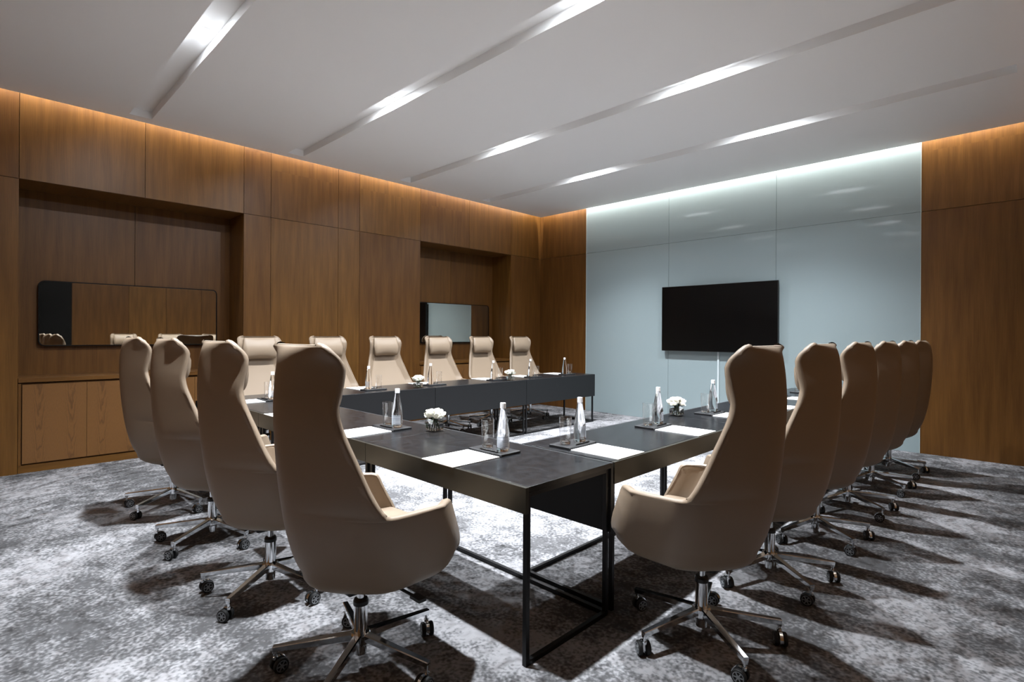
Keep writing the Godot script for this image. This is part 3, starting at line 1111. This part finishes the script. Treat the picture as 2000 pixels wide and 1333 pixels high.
func rose_mesh(s: int) -> ArrayMesh:
	var r := RandomNumberGenerator.new()
	r.seed = s
	var st := tool()
	# a heart of closed petals, then rings of cupped petals that open outwards
	lathe_into(st, [Vector2(0, -.012), Vector2(.011, -.006), Vector2(.014, .004), Vector2(.011, .015), Vector2(.005, .019), Vector2(0, .018)], 10, Vector3.ZERO, Basis.IDENTITY, false)
	for ring in [[4, .012, .020, .25], [5, .018, .017, .5], [6, .025, .012, .85]]:
		var n: int = ring[0]
		for k in n:
			var a0 := TAU * (k + r.randf_range(-.15, .15)) / n + float(ring[1]) * 90.0
			var rows := []
			for i in 5:
				var v := i / 4.0
				var row := []
				for j in 6:
					var u := lerpf(-1.0, 1.0, j / 5.0)
					var half := 1.15 * PI / n * (1.0 - .35 * v * absf(u))
					var rad: float = lerpf(.008, ring[1], pow(v, .6)) + ring[3] * .010 * v * v + r.randf_range(-.0008, .0008)
					var y: float = lerpf(-.014, ring[2], v) - .005 * u * u * v - ring[3] * .006 * v * v * v
					var a: float = a0 + u * half
					row.append(Vector3(cos(a) * rad, y, -sin(a) * rad))
				rows.append(row)
			sheet(st, rows, k + 2 + ring[0] * 10)
	return done(st)

func build_flowers() -> void:
	var roses := [rose_mesh(1), rose_mesh(2), rose_mesh(3)]
	# thick-walled square vase, open at the top
	var vs := tool()
	var o2 := rounded_rect(.092, .092, .008, 4)
	var i2 := rounded_rect(.082, .082, .005, 4)
	var levels := [[o2, 0.0], [o2, .083], [i2, .083], [i2, .010]]
	for k in 3:
		for j in o2.size():
			var m := (j + 1) % o2.size()
			var f := func(p: Vector2, y: float) -> Vector3: return Vector3(p.x, y, -p.y)
			quad(vs, f.call(levels[k][0][j], levels[k][1]), f.call(levels[k][0][m], levels[k][1]), f.call(levels[k + 1][0][m], levels[k + 1][1]), f.call(levels[k + 1][0][j], levels[k + 1][1]), k + 1)
	for j in o2.size():
		var m := (j + 1) % o2.size()
		tri(vs, Vector3.ZERO, Vector3(o2[m].x, 0, -o2[m].y), Vector3(o2[j].x, 0, -o2[j].y))
		tri(vs, Vector3(0, .010, 0), Vector3(i2[j].x, .010, -i2[j].y), Vector3(i2[m].x, .010, -i2[m].y))
	var vase := done(vs)
	var water := round_box(Vector3(-.0405, .0105, -.0405), Vector3(.0405, .056, .0405), .005, 2)
	var stems := tool()
	for k in 9:
		var a := TAU * k / 9
		var d := Vector3(cos(a), 0, sin(a))
		tube_into(stems, [d * .026 + Vector3(d.z * .01, .014, -d.x * .01), d * .014 + Vector3(0, .055, 0), d * .022 + Vector3(0, .092, 0)], .0028, 6)
	var stem_mesh := done(stems)
	var lf := tool()
	for k in 8:
		var a := TAU * (k + .35) / 8
		var d := Vector3(cos(a), 0, sin(a))
		var s := Vector3(-d.z, 0, d.x)
		var p0 := d * .016 + Vector3(0, .070, 0)
		var p1 := d * .040 + Vector3(0, .086 - .012 * (k % 2), 0)
		var p2 := d * .056 + Vector3(0, .080 - .016 * (k % 2), 0)
		quad(lf, p0 - s * .004, p1 - s * .013, p1, p0)
		quad(lf, p0, p1, p1 + s * .013, p0 + s * .004)
		tri(lf, p1 - s * .013, p2, p1)
		tri(lf, p1, p2, p1 + s * .013)
	var leaf_mesh := done(lf)
	var spots := [[Vector3(4.175, TABLE_H, 5.70), "on the row opposite the television"], [Vector3(4.925, TABLE_H, 3.965), "on the row facing the mirrors"],
		[Vector3(1.865, TABLE_H, 4.18), "by niche wall, further from glass wall"], [Vector3(1.865, TABLE_H, 2.69), "by niche wall, closer to glass wall"]]
	for i in spots.size():
		var o := thing("flower_vase", spots[i][0], 0.0)
		put("vase", vase, M.pane, o)
		put("water", water, M.water, o)
		put("stems", stem_mesh, M.leaf, o)
		put("leaves", leaf_mesh, M.leaf, o)
		var where := [[0, 0, .118]]
		for k in 5: where.append([cos(TAU * k / 5 + .4 + i) * .045, sin(TAU * k / 5 + .4 + i) * .045, .101])
		for k in 4: where.append([cos(TAU * k / 4 + .1 + i) * .026, sin(TAU * k / 4 + .1 + i) * .026, .122])
		for w in where:
			var q := put("rose", roses[rng.randi() % 3], M.rose, o, Vector3(w[0], w[2] + rng.randf_range(-.004, .004), w[1]))
			q.rotation = Vector3(w[1] * 11.0, rng.randf() * TAU, -w[0] * 11.0)
			q.scale = Vector3.ONE * rng.randf_range(.95, 1.12)
		tag(o, "white roses in a square glass vase " + spots[i][1], "flowers", "rose vases on the tables")
